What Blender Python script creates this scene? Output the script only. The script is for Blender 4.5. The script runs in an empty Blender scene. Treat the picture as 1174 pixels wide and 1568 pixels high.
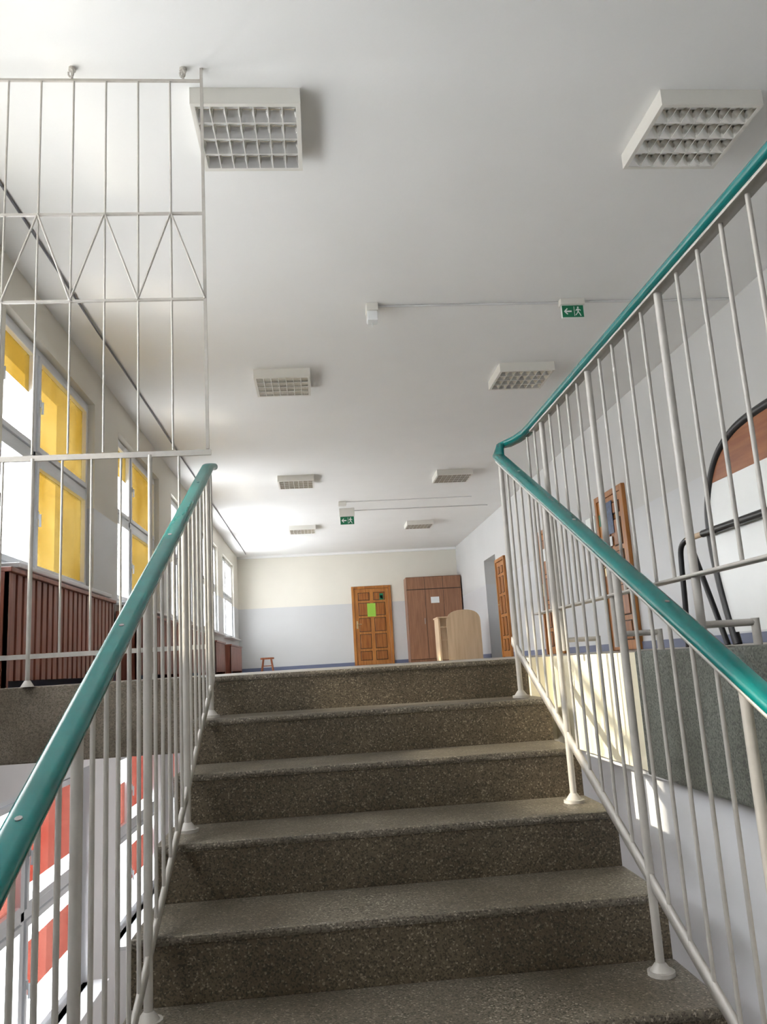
import bpy, math, random
from mathutils import Vector, Matrix
random.seed(3)
S=bpy.context.scene
# ---------------------------------------------------------------- materials
def new_mat(n):
    m=bpy.data.materials.new(n);m.use_nodes=True
    nt=m.node_tree;b=nt.nodes['Principled BSDF'];return m,nt,b
def mat(n,col,rough=.5,metal=0,noise=0,nscale=8,bump=0,bscale=200,spec=.5,coat=0):
    m,nt,b=new_mat(n)
    b.inputs['Roughness'].default_value=rough;b.inputs['Metallic'].default_value=metal
    b.inputs['Specular IOR Level'].default_value=spec
    b.inputs['Coat Weight'].default_value=coat
    geo=nt.nodes.new('ShaderNodeNewGeometry')
    if noise>0:
        t=nt.nodes.new('ShaderNodeTexNoise');t.inputs['Scale'].default_value=nscale;t.inputs['Detail'].default_value=4
        nt.links.new(geo.outputs['Position'],t.inputs['Vector'])
        r=nt.nodes.new('ShaderNodeValToRGB')
        r.color_ramp.elements[0].position=.3;r.color_ramp.elements[1].position=.7
        r.color_ramp.elements[0].color=tuple(c*(1-noise) for c in col)+(1,)
        r.color_ramp.elements[1].color=tuple(min(1,c*(1+noise*.6)) for c in col)+(1,)
        nt.links.new(t.outputs['Fac'],r.inputs['Fac']);nt.links.new(r.outputs['Color'],b.inputs['Base Color'])
    else: b.inputs['Base Color'].default_value=tuple(col)+(1,)
    if bump>0:
        t=nt.nodes.new('ShaderNodeTexNoise');t.inputs['Scale'].default_value=bscale;t.inputs['Detail'].default_value=3
        nt.links.new(geo.outputs['Position'],t.inputs['Vector'])
        bp=nt.nodes.new('ShaderNodeBump');bp.inputs['Strength'].default_value=bump;bp.inputs['Distance'].default_value=.003
        nt.links.new(t.outputs['Fac'],bp.inputs['Height']);nt.links.new(bp.outputs['Normal'],b.inputs['Normal'])
    return m
def terrazzo(n,base,dark,light,rough=.5,scale=230):
    m,nt,b=new_mat(n);geo=nt.nodes.new('ShaderNodeNewGeometry')
    big=nt.nodes.new('ShaderNodeTexNoise');big.inputs['Scale'].default_value=2.6;big.inputs['Detail'].default_value=7
    v=nt.nodes.new('ShaderNodeTexVoronoi');v.inputs['Scale'].default_value=scale
    for t in(big,v): nt.links.new(geo.outputs['Position'],t.inputs['Vector'])
    sep=nt.nodes.new('ShaderNodeSeparateColor');nt.links.new(v.outputs['Color'],sep.inputs['Color'])
    r=nt.nodes.new('ShaderNodeValToRGB');cr=r.color_ramp
    cr.interpolation='CONSTANT'
    cr.elements[0].position=0;cr.elements[0].color=dark+(1,)
    cr.elements[1].position=.25;cr.elements[1].color=base+(1,)
    e=cr.elements.new(.65);e.color=tuple(c*1.25 for c in base)+(1,)
    e=cr.elements.new(.93);e.color=light+(1,)
    nt.links.new(sep.outputs['Red'],r.inputs['Fac'])
    r2=nt.nodes.new('ShaderNodeValToRGB');r2.color_ramp.elements[0].position=.32;r2.color_ramp.elements[0].color=(.60,.57,.52,1)
    r2.color_ramp.elements[1].position=.68;r2.color_ramp.elements[1].color=(1.15,1.15,1.15,1)
    nt.links.new(big.outputs['Fac'],r2.inputs['Fac'])
    mx=nt.nodes.new('ShaderNodeMix');mx.data_type='RGBA';mx.blend_type='MULTIPLY';mx.inputs['Factor'].default_value=1
    nt.links.new(r.outputs['Color'],mx.inputs['A']);nt.links.new(r2.outputs['Color'],mx.inputs['B'])
    nt.links.new(mx.outputs['Result'],b.inputs['Base Color'])
    b.inputs['Roughness'].default_value=rough
    bp=nt.nodes.new('ShaderNodeBump');bp.inputs['Strength'].default_value=.3;bp.inputs['Distance'].default_value=.0015
    nt.links.new(v.outputs['Distance'],bp.inputs['Height']);nt.links.new(bp.outputs['Normal'],b.inputs['Normal'])
    return m
def two_tone(n,up,low,z=1.62):
    m,nt,b=new_mat(n);geo=nt.nodes.new('ShaderNodeNewGeometry')
    sp=nt.nodes.new('ShaderNodeSeparateXYZ');nt.links.new(geo.outputs['Position'],sp.inputs[0])
    g=nt.nodes.new('ShaderNodeMath');g.operation='GREATER_THAN';g.inputs[1].default_value=z
    nt.links.new(sp.outputs['Z'],g.inputs[0])
    mx=nt.nodes.new('ShaderNodeMix');mx.data_type='RGBA';mx.inputs['A'].default_value=low+(1,);mx.inputs['B'].default_value=up+(1,)
    nt.links.new(g.outputs[0],mx.inputs['Factor'])
    t=nt.nodes.new('ShaderNodeTexNoise');t.inputs['Scale'].default_value=1.3;t.inputs['Detail'].default_value=5
    nt.links.new(geo.outputs['Position'],t.inputs['Vector'])
    r=nt.nodes.new('ShaderNodeValToRGB');r.color_ramp.elements[0].color=(.93,.93,.93,1);r.color_ramp.elements[1].color=(1.03,1.03,1.03,1)
    nt.links.new(t.outputs['Fac'],r.inputs['Fac'])
    m2=nt.nodes.new('ShaderNodeMix');m2.data_type='RGBA';m2.blend_type='MULTIPLY';m2.inputs['Factor'].default_value=1
    nt.links.new(mx.outputs['Result'],m2.inputs['A']);nt.links.new(r.outputs['Color'],m2.inputs['B'])
    nt.links.new(m2.outputs['Result'],b.inputs['Base Color'])
    rr=nt.nodes.new('ShaderNodeMapRange');rr.inputs['To Min'].default_value=.35;rr.inputs['To Max'].default_value=.8
    nt.links.new(g.outputs[0],rr.inputs['Value']);nt.links.new(rr.outputs['Result'],b.inputs['Roughness'])
    return m
def wood(n,c1,c2,rough=.4,axis='Z',scale=1.):
    m,nt,b=new_mat(n);geo=nt.nodes.new('ShaderNodeNewGeometry')
    mp=nt.nodes.new('ShaderNodeMapping');sc={'Z':(28,28,2.2),'Y':(28,2.2,28)}[axis]
    mp.inputs['Scale'].default_value=tuple(s*scale for s in sc)
    nt.links.new(geo.outputs['Position'],mp.inputs['Vector'])
    t=nt.nodes.new('ShaderNodeTexNoise');t.inputs['Scale'].default_value=1;t.inputs['Detail'].default_value=5
    nt.links.new(mp.outputs[0],t.inputs['Vector'])
    r=nt.nodes.new('ShaderNodeValToRGB');r.color_ramp.elements[0].position=.35;r.color_ramp.elements[1].position=.65
    r.color_ramp.elements[0].color=c1+(1,);r.color_ramp.elements[1].color=c2+(1,)
    nt.links.new(t.outputs['Fac'],r.inputs['Fac']);nt.links.new(r.outputs['Color'],b.inputs['Base Color'])
    b.inputs['Roughness'].default_value=rough
    return m
def film(n,col,tr=.5,hi=None,gl=.05,var=.15):
    m=bpy.data.materials.new(n);m.use_nodes=True;nt=m.node_tree;nt.nodes.clear()
    o=nt.nodes.new('ShaderNodeOutputMaterial');a=nt.nodes.new('ShaderNodeBsdfTransparent');t=nt.nodes.new('ShaderNodeBsdfTranslucent')
    a.inputs[0].default_value=col+(1,);t.inputs[0].default_value=col+(1,)
    if hi:
        geo=nt.nodes.new('ShaderNodeNewGeometry');ns=nt.nodes.new('ShaderNodeTexNoise');ns.inputs['Scale'].default_value=1.6;ns.inputs['Detail'].default_value=2
        nt.links.new(geo.outputs['Position'],ns.inputs['Vector'])
        r=nt.nodes.new('ShaderNodeValToRGB');r.color_ramp.elements[0].position=.35;r.color_ramp.elements[1].position=.65
        r.color_ramp.elements[0].color=tuple(c*(1-var) for c in col)+(1,)
        r.color_ramp.elements[1].color=hi+(1,)
        nt.links.new(ns.outputs['Fac'],r.inputs['Fac']);nt.links.new(r.outputs['Color'],a.inputs[0]);nt.links.new(r.outputs['Color'],t.inputs[0])
    x=nt.nodes.new('ShaderNodeMixShader');x.inputs[0].default_value=tr
    nt.links.new(a.outputs[0],x.inputs[1]);nt.links.new(t.outputs[0],x.inputs[2])
    g=nt.nodes.new('ShaderNodeBsdfGlossy');g.inputs['Roughness'].default_value=.1
    y=nt.nodes.new('ShaderNodeMixShader');y.inputs[0].default_value=gl
    nt.links.new(x.outputs[0],y.inputs[1]);nt.links.new(g.outputs[0],y.inputs[2]);nt.links.new(y.outputs[0],o.inputs[0])
    return m
M_ceil=mat('ceiling_paint',(.86,.86,.85),.75,noise=.02,nscale=1.5,bump=.15,bscale=60)
M_wall=two_tone('wall_paint',(.76,.73,.65),(.60,.605,.61))
M_wallR=two_tone('wall_paint_right',(.60,.60,.595),(.60,.61,.63))
M_white=mat('white_plaster',(.78,.78,.80),.7,noise=.04,nscale=3)
M_cream=mat('cream_plaster_sunlit',(.86,.79,.60),.65,noise=.04,nscale=5)  # cream plaster, with the sun patch's bright warmth put into its colour
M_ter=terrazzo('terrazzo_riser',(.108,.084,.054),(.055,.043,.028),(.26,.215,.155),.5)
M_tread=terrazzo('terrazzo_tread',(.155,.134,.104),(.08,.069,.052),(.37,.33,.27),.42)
M_terg=terrazzo('terrazzo_grey',(.13,.14,.12),(.085,.09,.08),(.19,.20,.18),.6)
M_terw=terrazzo('terrazzo_warm',(.22,.185,.145),(.16,.135,.10),(.29,.25,.205),.6)
M_floor=terrazzo('floor_terrazzo',(.32,.30,.27),(.2,.18,.16),(.45,.43,.4),.35)
M_teal=mat('teal_pvc',(.0,.15,.142),.26,noise=.12,nscale=12,bump=.1,bscale=40)
M_paint=mat('baluster_paint',(.50,.47,.43),.35,noise=.08,nscale=25,bump=.25,bscale=70)
M_steel=mat('grey_steel',(.35,.35,.35),.4,metal=.4,noise=.1)
M_pvc=mat('white_pvc',(.74,.76,.79),.3)
M_door=wood('honey_wood',(.30,.105,.020),(.46,.19,.042),.35)
M_doorp=wood('honey_wood_panel',(.22,.07,.012),(.35,.13,.028),.35)
M_ward=wood('wardrobe_veneer',(.23,.11,.06),(.31,.15,.085),.4)
M_gap=mat('dark_gap',(.03,.02,.015),.8)
M_beech=wood('beech_board',(.55,.40,.25),(.65,.49,.33),.4,scale=.6)
M_slat=wood('mahogany_slat',(.20,.06,.04),(.32,.11,.07),.35)
M_slatd=mat('dark_recess',(.05,.018,.014),.7)
M_stool=wood('stool_wood',(.28,.08,.03),(.4,.14,.06),.4)
M_blue=mat('blue_trim',(.13,.15,.24),.5)
M_lum=mat('luminaire_paint',(.72,.70,.65),.4)
M_mir=mat('louvre_aluminium',(.86,.84,.80),.2,metal=1)
M_mirb=mat('louvre_blade',(.82,.81,.78),.3,metal=.2)
M_tube=mat('fluorescent_tube',(.85,.86,.85),.3)
M_green=mat('sign_green',(.0,.16,.07),.4)
M_signw=mat('sign_white',(.85,.88,.86),.4)
M_notice=mat('green_notice',(.30,.55,.06),.6)
M_paper=mat('paper',(.78,.80,.80),.7)
M_dblue=mat('poster_blue',(.03,.07,.16),.4,noise=.5,nscale=30)
M_black=mat('black_tube',(.012,.012,.014),.35)
M_brown=wood('brown_board',(.22,.07,.025),(.30,.11,.04),.4,'Y')
M_wb=mat('white_board',(.80,.82,.82),.3,noise=.03,nscale=4)
M_cable=mat('cable_grey',(.16,.16,.18),.5)
M_cond=mat('conduit_white',(.68,.68,.68),.5)
M_yel=film('yellow_film',(.068,.040,.0055),.3,(.080,.054,.014),.02)
M_red=film('red_film',(.060,.0105,.0070),.4,(.064,.020,.015),.03)
M_dimmer=film('window_dimmer',(.42,.41,.385),.9,None,.02)  # added sheet over the two unseen near windows, cuts their glare
M_glass=film('window_glass',(.95,.97,1.),.03)
M_brass=mat('door_metal',(.6,.5,.3),.3,metal=1)
# ---------------------------------------------------------------- mesh builder
class MB:
    def __init__(s,mx=None): s.v=[];s.f=[];s.mi=[];s.m=[];s.sm=[];s.mx=mx or Matrix.Identity(4)
    def mat(s,m):
        if m not in s.m:s.m.append(m)
        return s.m.index(m)
    def add(s,vs,fs,m,smooth=False):
        o=len(s.v);s.v+=[s.mx@Vector(v) for v in vs]
        k=s.mat(m)
        for f in fs:s.f.append([i+o for i in f]);s.mi.append(k);s.sm.append(smooth)
    def box(s,a,b,m,bev=0):
        x0,y0,z0=[min(a[i],b[i]) for i in range(3)];x1,y1,z1=[max(a[i],b[i]) for i in range(3)]
        if bev<=0:
            s.add([(x0,y0,z0),(x1,y0,z0),(x1,y1,z0),(x0,y1,z0),(x0,y0,z1),(x1,y0,z1),(x1,y1,z1),(x0,y1,z1)],
              [(0,3,2,1),(4,5,6,7),(0,1,5,4),(1,2,6,5),(2,3,7,6),(3,0,4,7)],m);return
        import bmesh
        bm=bmesh.new();bmesh.ops.create_cube(bm,size=1)
        for v in bm.verts: v.co=Vector(((v.co.x+.5)*(x1-x0)+x0,(v.co.y+.5)*(y1-y0)+y0,(v.co.z+.5)*(z1-z0)+z0))
        bmesh.ops.bevel(bm,geom=bm.edges[:],offset=bev,segments=2,affect='EDGES',profile=.6)
        bm.verts.index_update();s.add([v.co[:] for v in bm.verts],[[v.index for v in f.verts] for f in bm.faces],m);bm.free()
    def cyl(s,p,q,r,m,n=10,r2=None):
        p=Vector(p);q=Vector(q);d=(q-p).normalized();a=d.orthogonal().normalized();b=d.cross(a)
        r2=r if r2 is None else r2;vs=[]
        for c,rr in((p,r),(q,r2)):
            for i in range(n):
                t=2*math.pi*i/n;vs.append(c+(a*math.cos(t)+b*math.sin(t))*rr)
        s.add(vs,[(i,(i+1)%n,n+(i+1)%n,n+i) for i in range(n)],m,True)
        s.add(vs,[tuple(range(n-1,-1,-1)),tuple(range(n,2*n))],m)
    def sweep(s,pts,prof,m,upv=Vector((0,0,1)),off=0):
        pts=[Vector(p) for p in pts];n=len(prof);vs=[]
        for i,p in enumerate(pts):
            t=(pts[min(i+1,len(pts)-1)]-pts[max(i-1,0)]).normalized()
            sd=t.cross(upv).normalized();u=sd.cross(t)
            for a,b in prof:vs.append(p+sd*a+u*(b+off))
        fs=[]
        for i in range(len(pts)-1):
            for j in range(n):
                k=(j+1)%n;fs.append((i*n+j,i*n+k,(i+1)*n+k,(i+1)*n+j))
        s.add(vs,fs,m,True)
        o=(len(pts)-1)*n
        s.add(vs,[tuple(range(n)),tuple(range(o+n-1,o-1,-1))],m)
    def obj(s,name,parent=None):
        me=bpy.data.meshes.new(name);me.from_pydata([v[:] for v in s.v],[],s.f)
        for m in s.m:me.materials.append(m)
        me.polygons.foreach_set('material_index',s.mi);me.polygons.foreach_set('use_smooth',s.sm);me.update()
        import bmesh
        bm=bmesh.new();bm.from_mesh(me);bmesh.ops.recalc_face_normals(bm,faces=bm.faces[:]);bm.to_mesh(me);bm.free()
        o=bpy.data.objects.new(name,me);S.collection.objects.link(o)
        if parent:o.parent=parent
        return o
def empty(name,loc=(0,0,0)):
    o=bpy.data.objects.new(name,None);S.collection.objects.link(o);return o
# ---------------------------------------------------------------- dimensions
D0,T,RI=3.57,.32,.165
XL,XR,YB,YF,H=-2.08,3.77,21.,-2.6,3.0
LOW=-3.31
WINS=[(-.9,1.3),(2.2,4.4),(5.33,7.55),(8.45,10.65),(11.55,13.75),(14.65,16.85),(17.75,19.95)]  # first two are out of view, added to light the stairs
WB,WT=.80,2.65
# ---------------------------------------------------------------- room shell
b=MB();b.box((XL-.4,YF-.3,H),(XR+1,YB+.3,H+.2),M_ceil);b.obj('ceiling')
b=MB()
b.box((XL,D0+.06,-.30),(XR+.9,YB,0),M_floor)
b.box((1.06,YF,-.36),(XR,D0+.06,0),M_floor);b.obj('floor')
b=MB()
b.box((XL,D0-.03,-.31),(-.53,D0+.06,.004),M_terw,.006);b.obj('trim_1')
b=MB();b.box((1.0,YF,-.375),(1.06,2.5,.004),M_terg,.008);b.obj('trim_2')
b=MB();b.box((1.03,2.5,-.375),(1.06,D0+.06,0),M_cream)
b.box((.93,D0-.02,-.36),(1.06,D0+.06,0),M_cream);b.obj('trim_3')
b=MB();W0=XL-.36
b.box((W0,YF,WT),(XL,YB,H),M_wall);b.box((W0,YF,-.30),(XL,YB,WB),M_wall)
ys=[YF]+[y for w in WINS for y in w]+[YB]
for i in range(0,len(ys),2): b.box((W0,ys[i],WB),(XL,ys[i+1],WT),M_wall)
LB,LT=-2.5,-.72
b.box((W0,YF,LT),(XL,YB,-.30),M_white);b.box((W0,YF,LOW-.2),(XL,YB,LB),M_white)
ls=[YF]+[y for w in WINS[2:5] for y in w]+[YB]
for i in range(0,len(ls),2): b.box((W0,ls[i],LB),(XL,ls[i+1],LT),M_white)
b.obj('wall_left')
b=MB();b.box((XL-.36,YB,LOW-.2),(XR+1,YB+.3,H),M_wall);b.obj('wall_back')
b=MB();b.box((XR,YF,LOW-.2),(XR+.3,16.35,H),M_wallR);b.box((XR,17.5,LOW-.2),(XR+.3,YB,H),M_wallR)
b.box((XR,16.35,2.15),(XR+.3,17.5,H),M_wallR);b.box((XR+.6,16.0,LOW-.2),(XR+.9,17.8,H),M_wallR)
b.box((XR+.3,16.1,LOW-.2),(XR+.6,16.35,H),M_wallR);b.box((XR+.3,17.5,LOW-.2),(XR+.6,17.75,H),M_wallR);b.box((XR,16.35,LOW-.2),(XR+.3,17.5,-.3),M_wallR);b.obj('wall_right')
b=MB();b.box((XL-.36,YF-.3,LOW-.2),(XR+.3,YF,H),M_wallR);b.obj('wall_front')
b=MB();b.box((XL,YF,LOW-.2),(XR,YB,LOW),M_floor);b.obj('floor_lower')
b=MB();b.box((1.12,YF,LOW),(1.3,D0,-.40),M_white);b.box((1.06,YF,-.40),(1.3,D0,-.36),M_white);b.obj('wall_lower_right')
b=MB();b.box((XL,YB-.02,0),(XR,YB,.09),M_blue);b.obj('baseboard_back')
b=MB();b.box((XR-.015,4,0),(XR,9.1,.09),M_blue);b.box((XR-.015,10.1,0),(XR,12,.09),M_blue);b.box((XR-.015,13,0),(XR,15.4,.09),M_blue);b.box((XR-.015,17.5,0),(XR,YB,.09),M_blue);b.obj('baseboard_right')
b=MB();b.box((XL,D0+.08,0),(XL+.015,YB,.09),M_blue);b.obj('baseboard_left')
b=MB();b.box((XL,YB-.05,2.94),(XR,YB,H),M_ceil);b.obj('trim_4')
# ---------------------------------------------------------------- staircase
N=11
b=MB()
x0,x1=-.53,.93
for n in range(0,N):
    yf=D0-n*T;z=-n*RI
    yb=yf+T+.005 if n>0 else yf+.06
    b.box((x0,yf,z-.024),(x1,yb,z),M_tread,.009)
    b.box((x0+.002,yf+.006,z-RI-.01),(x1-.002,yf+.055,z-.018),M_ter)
prof=[];
for n in range(N):
    prof.append((D0-n*T+.05,-n*RI-.03));prof.append((D0-n*T+.05,-(n+1)*RI-.03))
yend=D0-N*T+.05;prof.append((yend,-N*RI-.25));prof.append((D0+.05,-.40))
vs=[(x0+.02,y,z) for y,z in prof]+[(x1-.02,y,z) for y,z in prof];n=len(prof)
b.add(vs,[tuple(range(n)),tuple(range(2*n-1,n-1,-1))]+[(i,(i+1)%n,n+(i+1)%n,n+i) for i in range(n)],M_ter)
b.obj('staircase')
b=MB();zl=-N*RI
b.box((XL,YF,zl-.25),(1.12,D0-N*T+.05,zl),M_ter);b.obj('floor_landing')
# ---------------------------------------------------------------- rails
def rr(w,h,k=4):
    r=min(w,h)*.5*.95;pts=[]
    for cx,cy,a0 in((w/2-r,h/2-r,0),(-w/2+r,h/2-r,90),(-w/2+r,-h/2+r,180),(w/2-r,-h/2+r,270)):
        for i in range(k+1):
            a=math.radians(a0+90*i/k);pts.append((cx+r*math.cos(a),cy+r*math.sin(a)))
    return pts
def circ(r,n=10): return [(r*math.cos(2*math.pi*i/n),r*math.sin(2*math.pi*i/n)) for i in range(n)]
HP=rr(.054,.032);FP=[(.017,.004),(-.017,.004),(-.017,-.004),(.017,-.004)]
SL=RI/T
def stair_rail(xc,ztop,zbot,name,ytop,ylow,capend):
    e=empty(name)
    zt=lambda y:ztop+(y-D0)*SL
    zb=lambda y:zbot+(y-D0)*SL
    b=MB()
    pts=[(xc,ylow,zt(ylow)),(xc,1.5,zt(1.5)),(xc,2.5,zt(2.5)),(xc,ytop-.06,zt(ytop-.06))]
    if capend: pts+=[(xc,ytop,zt(ytop)-.012),(xc+.004,ytop+.05,zt(ytop)-.0)]
    else: pts+=[(xc+.002,ytop-.02,zt(ytop-.02)+.0),(xc+.022,ytop+.012,ztop-.005),(xc+.055,ytop-.01,ztop),(xc+.08,ytop-.08,ztop),(xc+.098,ytop-.18,ztop),(xc+.10,ytop-.30,ztop),(xc+.10,2.0,ztop),(xc+.10,1.0,ztop),(xc+.10,-1.5,ztop)]
    b.sweep(pts,HP,M_teal)
    y=ytop-.35
    while y>.5:
        b.cyl((xc,y,zt(y)+.012),(xc,y-.003,zt(y)+.0185),.006,M_steel,8);y-=.62
    b.obj('handrail',e)
    b=MB()
    b.sweep([(xc,ylow,zt(ylow)),(xc,ytop-.04,zt(ytop-.04))],FP,M_paint,off=-.021)
    b.sweep([(xc,ylow,zb(ylow)),(xc,ytop+.02,zb(ytop+.02))],[(.005,.018),(-.005,.018),(-.005,-.018),(.005,-.018)],M_paint)
    y=3.42+.0;k=0
    while y>ylow:
        thick=(k%6==0)
        r=.0115 if thick else .0055
        bot=zb(y)
        b.cyl((xc,y,bot-.0),(xc,y,zt(y)-.02),r,M_paint,10 if thick else 8)
        if thick:
            nst=math.ceil((D0-y)/T)
            if nst<=N:
                ztr=-nst*RI
                b.cyl((xc,y,ztr),(xc,y,bot),.0115,M_paint,10)
                b.cyl((xc,y,ztr),(xc,y,ztr+.010),.036,M_paint,14);b.cyl((xc,y,ztr+.010),(xc,y,ztr+.03),.028,M_paint,14,.013)
        y-=.615/6;k+=1
    if capend: b.cyl((xc,3.53,zb(3.53)),(xc,3.53,zt(3.53)-.02),.0055,M_paint,8)
    b.obj('balusters',e)
    return e
stair_rail(-.46,.975,.03,'stair_railing',3.50,.1,True)
stair_rail(.85,.975,.12,'stair_railing',3.47,.1,False)
b=MB();xr=.95
b.sweep([(xr,-1.5,.975-.021),(xr,3.2,.975-.021)],FP,M_paint)
b.sweep([(xr,-1.5,.185),(xr,3.42,.185)],FP,M_paint)
y=3.30;k=0
while y>-1.4:
    th=k%5==2
    b.cyl((xr,y,.185),(xr,y,.955),.0115 if th else .0055,M_paint,8)
    if th:
        b.cyl((xr,y,.02),(xr,y,.19),.0115,M_paint,8)
        b.cyl((xr,y,.06),(1.09,y,.06),.009,M_paint,8);b.cyl((1.09,y,.0),(1.09,y,.07),.011,M_paint,8)
    y-=.115;k+=1
b.obj('stairwell_railing')
# ---------------------------------------------------------------- landing railing and grille on the left
GY=3.53
b=MB()
b.box((XL,GY-.006,.99),(-.455,GY+.006,1.015),M_paint);b.box((XL,GY-.005,.12),(-.47,GY+.005,.14),M_paint)
x=-.60
k=0
while x>XL:
    th=k in(1,5,9)
    r=.010 if th else .0055
    b.cyl((x,GY,.125),(x,GY,1.0),r,M_paint,8)
    if th:
        b.cyl((x,GY,.004),(x,GY,.13),.010,M_paint,8);b.cyl((x,GY,.004),(x,GY,.03),.028,M_paint,12,.012)
    x-=.128;k+=1
b.obj('landing_railing')
b=MB()
gx0=-2.02;gx1=-.47
b.box((gx1-.007,GY-.007,1.02),(gx1+.007,GY+.007,3.0),M_paint)
for z in(2.93,2.20,1.755): b.box((gx0,GY-.006,z-.006),(gx1,GY+.006,z+.006),M_paint)
for i in range(1,11):
    x=gx1-.155*i
    if x<gx0:break
    b.cyl((x,GY,1.02),(x,GY,2.93),.005,M_paint,8)
z0,z1=1.755,2.20
for i in range(0,10):
    xa=gx1-.155*i;xb=xa-.155
    if xb<gx0-.01:break
    a,c=(z0,z1) if i%2==0 else (z1,z0)
    b.cyl((xa,GY-.010,a),(xb,GY-.010,c),.005,M_paint,8)
for x in(-.56,-1.10,-1.65):
    b.cyl((x,GY,2.93),(x,GY,3.0),.006,M_paint,8)
    pts=[(x+.012*math.sin(t),GY-.02,2.955+.022*math.cos(t)) for t in [i*.7 for i in range(8)]]
    for p,q in zip(pts,pts[1:]): b.cyl(p,q,.005,M_paint,6)
    b.cyl((x,GY,2.985),(x,GY,3.0),.018,M_paint,10)
b.obj('security_grille')
# ---------------------------------------------------------------- windows
def window(name,ya,yb,zb,zt,films,xw=XL-.10,sill=True):
    e=empty(name);b=MB();fw=.055;x0,x1=xw-.035,xw+.035
    ym=ya+(yb-ya)*.36;zm=zb+(zt-zb)*.52
    b.box((x0,ya,zb),(x1,ya+fw,zt),M_pvc,.006);b.box((x0,yb-fw,zb),(x1,yb,zt),M_pvc,.006)
    b.box((x0,ya+fw,zb),(x1,yb-fw,zb+fw),M_pvc,.006);b.box((x0,ya+fw,zt-fw),(x1,yb-fw,zt),M_pvc,.006)
    b.box((x0,ym-.035,zb+fw),(x1,ym+.035,zt-fw),M_pvc,.006)
    b.box((x0,ya+fw,zm-.035),(x1,yb-fw,zm+.035),M_pvc,.006)
    sw=.05
    for (p,q) in((ya+fw,ym-.035),(ym+.035,yb-fw)):
        for (r,s_) in((zb+fw,zm-.035),(zm+.035,zt-fw)):
            X0,X1=xw-.02,xw+.05
            b.box((X0,p+.004,r+.004),(X1,p+sw,s_-.004),M_pvc,.005);b.box((X0,q-sw,r+.004),(X1,q-.004,s_-.004),M_pvc,.005)
            b.box((X0,p+sw,r+.004),(X1,q-sw,r+sw),M_pvc,.005);b.box((X0,p+sw,s_-sw),(X1,q-sw,s_-.004),M_pvc,.005)
            b.box((X1,p+.012,(r+s_)/2-.03),(X1+.012,p+.034,(r+s_)/2+.03),M_pvc,.004)
            b.box((X1+.012,p+.016,(r+s_)/2-.09),(X1+.030,p+.030,(r+s_)/2+.01),M_pvc,.004)
    b.obj('frame',e)
    b=MB();b.box((xw+.0,ya+fw,zb+fw),(xw+.004,yb-fw,zt-fw),M_glass);b.obj('glass',e)
    for i,(u0,u1,v0,v1,m) in enumerate(films):
        p0,p1,q0,q1=ya+(yb-ya)*u0,ya+(yb-ya)*u1,zb+(zt-zb)*v0,zb+(zt-zb)*v1
        b=MB();b.add([(xw+.010,p0,q0),(xw+.010,p1,q0),(xw+.010,p1,q1),(xw+.010,p0,q1)],[(0,1,2,3)],m);b.obj('film_%d'%(i+1),e)
    if sill:
        b=MB();b.box((XL-.06,ya-.05,zb-.035),(XL+.16,yb+.05,zb),M_pvc,.008);b.obj('sill',e)
k=1
for i,(ya,yb) in enumerate(WINS):
    f=[(.05,.34,.78,.97,M_yel),(.38,.97,.03,.97,M_yel)] if i in(2,3) else [(.38,.97,.45,.97,M_yel)] if i==4 else [(.03,.97,.5,.97,M_dimmer)] if i<2 else []
    window('window_%d'%k,ya,yb,WB,WT,f);k+=1
for i,(ya,yb) in enumerate(WINS[2:5]):
    window('window_%d'%k,ya,yb,LB,LT,[(.05,.34,.55,.8,M_red),(.38,.97,.62,.97,M_red),(.38,.97,.2,.4,M_red)],sill=True);k+=1
b=MB()
P=[(-1.80,y,2.985+.006*math.sin(y*1.7)) for y in [i*.6 for i in range(-3,35)]]
for p,q in zip(P,P[1:]): b.cyl(p,q,.009,M_cable,6)
b.obj('ceiling_cable')
# ---------------------------------------------------------------- radiator covers
for (ya,yb,h) in((4.9,7.4,.72),(8.3,10.8,.70),(11.4,13.9,.66),(14.5,15.9,.6),(16.9,19.2,.6)):
    b=MB();x=-1.85
    b.box((XL+.02,ya,h-.03),(x+.02,yb,h),M_slat,.005)
    b.box((x-.03,ya+.03,.05),(x-.02,yb-.03,h-.03),M_slatd)
    b.box((x-.02,ya,.0),(x,ya+.05,h-.03),M_slat);b.box((x-.02,yb-.05,0),(x,yb,h-.03),M_slat)
    b.box((XL+.02,ya,0),(x,ya+.02,h-.03),M_slat);b.box((XL+.02,yb-.02,0),(x,yb,h-.03),M_slat)
    n=int((yb-ya-.1)/.11)
    for i in range(n):
        y=ya+.055+i*(yb-ya-.1)/n
        b.box((x-.02,y,.04),(x-.002,y+.078,h-.03),M_slat,.003)
    b.obj('radiator_cover')
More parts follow.
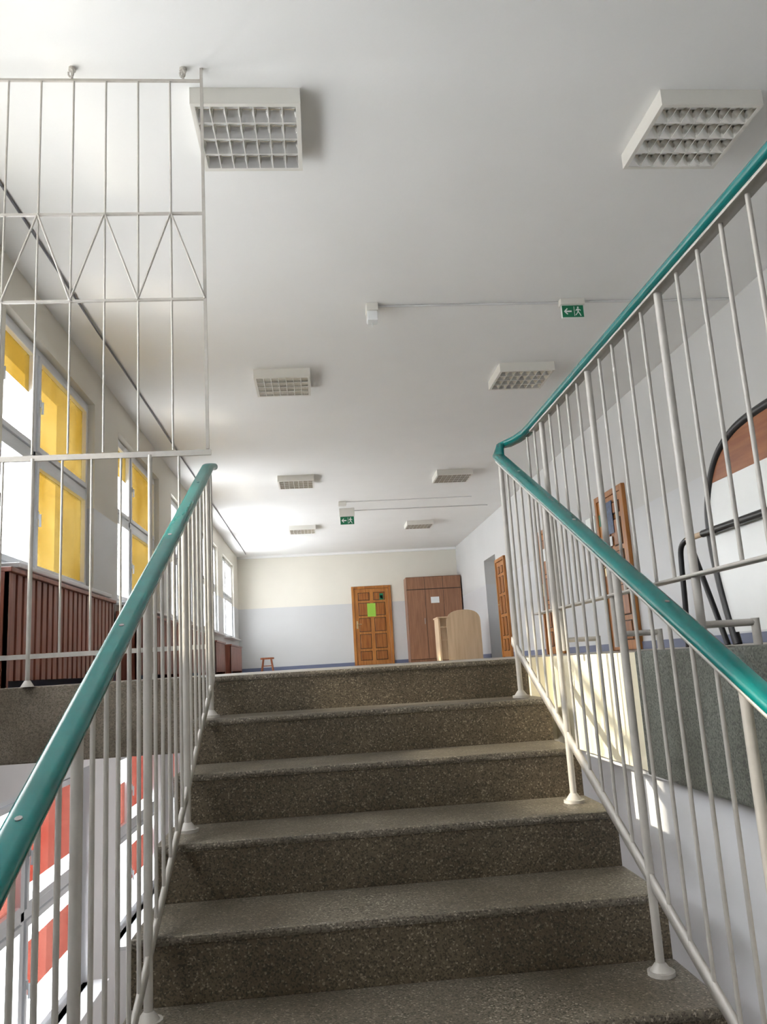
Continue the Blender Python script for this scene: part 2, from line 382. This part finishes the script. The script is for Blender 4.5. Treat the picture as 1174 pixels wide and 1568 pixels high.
# ---------------------------------------------------------------- luminaires
def lum(cx0,cx1,y0,L):
    b=MB();zb=2.905;x0,x1,y1=cx0,cx1,y0+L;t=.022
    b.box((x0,y0,zb),(x1,y0+.012,H),M_lum);b.box((x0,y1-.012,zb),(x1,y1,H),M_lum)
    b.box((x0,y0+.012,zb),(x0+.012,y1-.012,H),M_lum);b.box((x1-.012,y0+.012,zb),(x1,y1-.012,H),M_lum)
    for a,c in(((x0+.012,y0+.012),(x1-.012,y0+t)),((x0+.012,y1-t),(x1-.012,y1-.012)),((x0+.012,y0+t),(x0+t,y1-t)),((x1-t,y0+t),(x1-.012,y1-t))):
        b.box((a[0],a[1],zb),(c[0],c[1],zb+.006),M_lum)
    b.box((x0+.012,y0+.012,H-.04),(x1-.012,y1-.012,H-.012),M_mir)
    a0,a1=x0+t,x1-t;c0,c1=y0+t,y1-t
    nl=4
    for i in range(nl+1):
        y=c0+(c1-c0)*i/nl;w=.034
        prof=[(-w,.055),(-w*.45,.028),(-.004,.002),(.004,.002),(w*.45,.028),(w,.055)]
        pr=[(max(c0,min(c1,y+p)),zb+q) for p,q in prof]
        vs=[(a0,p,q) for p,q in pr]+[(a1,p,q) for p,q in pr]
        b.add(vs,[(j,j+1,7+j,6+j) for j in (0,1,3,4)],M_mir,True);b.add(vs,[(2,3,9,8)],M_mirb)
    nc=7
    for j in range(nc+1):
        x=a0+(a1-a0)*j/nc;w=.012
        prof=[(-w,.045),(-w*.4,.022),(-.0025,.001),(.0025,.001),(w*.4,.022),(w,.045)]
        pr=[(max(a0,min(a1,x+p)),zb+q) for p,q in prof]
        vs=[(p,c0,q) for p,q in pr]+[(p,c1,q) for p,q in pr]
        b.add(vs,[(i,i+1,7+i,6+i) for i in (0,1,3,4)],M_mir);b.add(vs,[(2,3,9,8)],M_mirb)
    for i in range(nl):
        y=c0+(c1-c0)*(i+.5)/nl
        b.cyl((a0,y,zb+.048),(a1,y,zb+.048),.008,M_tube,8)
    b.obj('ceiling_light_fixture')
for y in(3.66,7.62,12.14,16.63):
    lum(-.55,.02,y,.57);lum(1.98,2.56,y,.57)
# ---------------------------------------------------------------- emergency light, exit signs, conduits
b=MB()
b.box((.51,6.17,2.93),(.61,6.29,3.0),M_lum,.006)
b.box((.515,6.175,2.845),(.605,6.285,2.93),mat('diffuser',(.85,.87,.88),.25),.012)
b.cyl((.56,6.23,2.80),(.56,6.23,2.845),.004,M_signw,6);b.obj('emergency_light')
def exit_sign(cx,cy,w,h,zt,arrow=True):
    b=MB();b.box((cx-w/2-.01,cy-.035,zt),(cx+w/2+.01,cy+.035,H),M_lum,.006)
    b.box((cx-w/2,cy-.012,zt-h),(cx+w/2,cy+.012,zt),M_signw,.002)
    yy=cy-.0135
    b.box((cx-w/2+.004,yy,zt-h+.004),(cx+w/2-.004,cy-.012,zt-.004),M_green)
    yf=yy-.001;zc=zt-h/2;u=h
    def poly(p): b.add([(cx+x*u,yf,zc+z*u) for x,z in p],[tuple(range(len(p)))],M_signw)
    poly([(-.70,0),(-.45,.26),(-.38,.2),(-.52,.06),(-.1,.06),(-.1,-.06),(-.52,-.06),(-.38,-.2),(-.45,-.26)])
    poly([(.08,-.38),(.12,-.38),(.12,.38),(.08,.38)])
    poly([(.40+.07*math.cos(a*.7854),.30+.07*math.sin(a*.7854)) for a in range(8)])
    poly([(.33,.22),(.46,.20),(.44,-.05),(.34,-.06)])
    poly([(.34,-.04),(.42,-.04),(.32,-.2),(.2,-.34),(.16,-.28),(.27,-.17)])
    poly([(.36,-.04),(.44,-.04),(.54,-.18),(.62,-.38),(.55,-.38),(.47,-.2)])
    poly([(.33,.22),(.36,.14),(.24,.02),(.19,.07)]);poly([(.45,.2),(.44,.12),(.58,.03),(.61,.09)])
    b.obj('exit_sign')
exit_sign(2.29,6.2,.195,.115,2.945)
exit_sign(.63,15.0,.27,.16,2.84)
b=MB()
def cond(p,q,r=.010):
    b.cyl(p,q,r,M_cond,8)
cond((.61,6.23,2.988),(2.2,6.23,2.988));cond((2.4,6.22,2.988),(3.77,6.22,2.988))
cond((.75,15.2,2.99),(3.44,15.2,2.99),.009);cond((.6,14.35,2.99),(2.95,14.3,2.99),.007)
b.obj('ceiling_conduit')
b=MB();b.box((.45,14.3,2.93),(.6,14.45,3.0),M_lum,.01);b.obj('smoke_detector')
# ---------------------------------------------------------------- doors
def door(name,mx,w,h,extras=None):
    e=empty(name);b=MB(mx)
    f=.07
    b.box((0,-.05,0),(f,0,h),M_door,.008);b.box((w-f,-.05,0),(w,0,h),M_door,.008);b.box((f,-.05,h-f),(w-f,0,h),M_door,.008)
    b.obj('frame',e)
    b=MB(mx);b.box((f+.004,-.03,.006),(w-f-.004,0,h-f-.004),M_door)
    wi=w-2*f;st=.10;pw=(wi-3*st)/2
    rows=[(.12,.36),(.42,.80),(.86,1.22),(1.28,1.62),(1.68,h-f-.1)]
    for r0,r1 in rows:
        for c in range(2):
            xa=f+st+c*(pw+st)
            b.box((xa,-.034,r0),(xa+pw,-.029,r1),M_gap)
            b.box((xa+.012,-.044,r0+.012),(xa+pw-.012,-.03,r1-.012),M_doorp,.010)
    b.box((f+.03,-.038,.95),(f+.07,-.03,1.15),M_brass,.003);b.cyl((f+.05,-.08,1.06),(f+.05,-.03,1.06),.010,M_brass)
    b.cyl((f+.05,-.075,1.06),(f+.16,-.075,1.06),.009,M_brass)
    b.obj('leaf',e)
    if extras:
        b=MB(mx)
        for (xa,xb,za,zb,m) in extras:b.box((xa,-.052,za),(xb,-.046,zb),m)
        b.obj('notice',e)
door('door_1',Matrix.Translation((.89,YB,0)),1.05,2.06,[(.40,.62,1.25,1.60,M_notice),(.74,.84,1.68,1.85,M_green),(.76,.82,1.72,1.80,M_signw)])
def RW(y1): return Matrix.Translation((XR,y1,0))@Matrix.Rotation(-math.pi/2,4,'Z')
door('door_2',RW(10.07),.97,2.0,[(.25,.60,1.45,1.86,M_dblue),(.3,.5,1.3,1.42,M_paper),(.12,.2,1.6,1.75,M_green)])
door('door_3',RW(13.0),.97,2.02,[(.3,.6,1.5,1.7,M_paper)])
door('door_4',RW(16.25),.8,2.0)
b=MB();b.box((XR-.02,10.2,1.45),(XR,10.55,1.8),M_signw);b.obj('wall_notice')
# ---------------------------------------------------------------- wardrobe
b=MB();x0,x1,y0=2.30,3.74,20.40
b.box((x0,y0+.02,.0),(x1,YB-.03,2.18),M_ward,.006)
cols=[(x0+.01,x0+.475),(x0+.485,x0+.955),(x0+.965,x1-.01)]
b.box((x0+.005,y0+.012,.06),(x1-.005,y0+.02,2.17),M_gap)
for a,c in cols:
    b.box((a,y0,.07),(c,y0+.02,1.84),M_ward,.004);b.box((a,y0,1.86),(c,y0+.02,2.165),M_ward,.004)
    b.box((c-.05,y0-.02,.95),(c-.035,y0,1.1),M_steel)
b.box((x0+.62,y0-.004,1.48),(x0+.84,y0,1.64),M_paper)
b.obj('wardrobe')
# ---------------------------------------------------------------- reception desk
b=MB()
def arch_panel(y,th,xa,xb,hz,ht,m):
    pts=[(xa,0)];n=14
    for i in range(n+1):
        t=math.pi*(1-i/n);pts.append(((xa+xb)/2+(xb-xa)/2*math.copysign(abs(math.cos(t))**.8,math.cos(t)),hz+(ht-hz)*math.sin(t)**.8))
    pts.append((xb,0));n=len(pts)
    b.add([(x,y,z) for x,z in pts]+[(x,y+th,z) for x,z in pts],[tuple(range(n)),tuple(range(2*n-1,n-1,-1))]+[(i,(i+1)%n,n+(i+1)%n,n+i) for i in range(n)],m)
arch_panel(17,.03,2.74,3.48,.80,1.06,M_beech)
b.box((2.56,17.03,0),(2.60,17.6,.90),M_beech,.005);b.box((2.54,16.98,.90),(2.80,17.62,.93),M_beech,.005)
b.box((2.60,17.10,.02),(3.48,17.13,.9),M_beech);b.box((2.60,17.05,.42),(2.76,17.6,.45),M_beech)
b.box((2.6,17.03,.70),(3.46,17.65,.73),M_beech)
b.obj('reception_desk')
# ---------------------------------------------------------------- stool
b=MB();cx,cy=-1.24,19.
b.cyl((cx,cy,.27),(cx,cy,.31),.16,M_stool,20)
for dx,dy in((1,1),(1,-1),(-1,1),(-1,-1)):
    b.cyl((cx+dx*.13,cy+dy*.13,0),(cx+dx*.09,cy+dy*.09,.28),.017,M_stool,8)
for d in((1,0),(0,1)):
    for s in(-1,1):
        p=Vector((cx+s*.11*d[1] - .11*d[0],cy+s*.11*d[0]-.11*d[1],.12));q=Vector((cx+s*.11*d[1]+.11*d[0],cy+s*.11*d[0]+.11*d[1],.12));b.cyl(p,q,.010,M_stool,6)
b.obj('stool')
# ---------------------------------------------------------------- arched display stand on the right
def smooth(P,it=3):
    for _ in range(it):
        Q=[P[0]]
        for a,c in zip(P,P[1:]):
            Q.append((a[0]*.75+c[0]*.25,a[1]*.75+c[1]*.25));Q.append((a[0]*.25+c[0]*.75,a[1]*.25+c[1]*.75))
        Q.append(P[-1]);P=Q
    return P
e=empty('arched_display_stand');X=2.70
half=[(5.0,0),(5.10,.35),(5.15,.62),(5.15,.83),(5.12,.97),(5.04,1.12),(4.93,1.24),(4.78,1.32),(4.62,1.365),(4.4,1.385),(4.15,1.39)]
path=half+[(8.3-y,z) for y,z in half[-2::-1]]
b=MB();b.sweep([(X,y,z) for y,z in smooth(path,2)],circ(.030,12),M_black,Vector((1,0,0)));b.obj('arch_frame',e)
b=MB()
pts=[(5.06,1.08)]+[(y,z) for y,z in path[5:-5]]+[(8.3-5.06,1.08)]
n=len(pts)
b.add([(X-.008,y,z) for y,z in pts]+[(X+.008,y,z) for y,z in pts],[tuple(range(n)),tuple(range(2*n-1,n-1,-1))]+[(i,(i+1)%n,n+(i+1)%n,n+i) for i in range(n)],M_brown)
b.obj('top_board',e)
b=MB();pts=[(5.02,.08),(5.13,.62),(5.13,.83),(5.06,1.08),(3.24,1.08),(3.17,.83),(3.17,.62),(3.28,.08)];n=len(pts)
b.add([(X-.006,y,z) for y,z in pts]+[(X+.006,y,z) for y,z in pts],[tuple(range(n)),tuple(range(2*n-1,n-1,-1))]+[(i,(i+1)%n,n+(i+1)%n,n+i) for i in range(n)],M_wb)
b.obj('white_panel',e)
b=MB();Xa=2.66
lp=[(5.62,0),(5.58,.3),(5.56,.62),(5.54,.72),(5.46,.755),(5.38,.76)]
b.sweep([(Xa,y,z) for y,z in smooth(lp,2)],circ(.020),M_black,Vector((1,0,0)))
b.cyl((Xa,5.42,.76),(Xa,5.18,.76),.020,M_beech,10)
b.cyl((Xa,5.18,.76),(Xa,3.1,.76),.026,M_black,10)
b.cyl((Xa,5.40,.755),(Xa,5.05,.0),.019,M_black,10)
b.obj('support_bar',e)
# ---------------------------------------------------------------- light
w=bpy.data.worlds.new('sky');S.world=w;w.use_nodes=True;nt=w.node_tree
bg=nt.nodes['Background'];bg.inputs[0].default_value=(1,.985,.955,1);bg.inputs[1].default_value=16.5
sun=bpy.data.lights.new('sun','SUN');sun.energy=8;sun.color=(1,.88,.66);sun.angle=.03
so=bpy.data.objects.new('sun',sun);S.collection.objects.link(so)
so.rotation_euler=Vector((1,.12,-.5)).to_track_quat('-Z','Y').to_euler()
sun=bpy.data.lights.new('ground_reflection','SUN');sun.energy=.7;sun.color=(1,.86,.62);sun.angle=.12
so=bpy.data.objects.new('ground_reflection',sun);S.collection.objects.link(so)
so.rotation_euler=Vector((1,.3,1.5)).to_track_quat('-Z','Y').to_euler()
pl=bpy.data.lights.new('lower_hall_fill','POINT');pl.energy=120;pl.shadow_soft_size=.25;pl.color=(1,.97,.95)  # added fill light without a fixture, lifts the lower storey walls
po=bpy.data.objects.new('lower_hall_fill',pl);S.collection.objects.link(po);po.location=(1.0,7.5,-1.2)
# ---------------------------------------------------------------- camera
ya,pi_,ro=[math.radians(a) for a in (5.11,10.85,3.43)]
F=Vector((math.sin(ya)*math.cos(pi_),math.cos(ya)*math.cos(pi_),math.sin(pi_)));R=Vector((math.cos(ya),-math.sin(ya),0));U=R.cross(F)
R2=math.cos(ro)*R-math.sin(ro)*U;U2=math.cos(ro)*U+math.sin(ro)*R
cam=bpy.data.cameras.new('camera');co=bpy.data.objects.new('camera',cam);S.collection.objects.link(co)
mw=Matrix((( R2.x,U2.x,-F.x,0),(R2.y,U2.y,-F.y,0),(R2.z,U2.z,-F.z,.012),(0,0,0,1)))
co.matrix_world=mw
cam.sensor_fit='HORIZONTAL';cam.sensor_width=36;cam.lens=36*1209.05/1174;cam.clip_start=.02
S.camera=co
S.view_settings.view_transform='Standard'
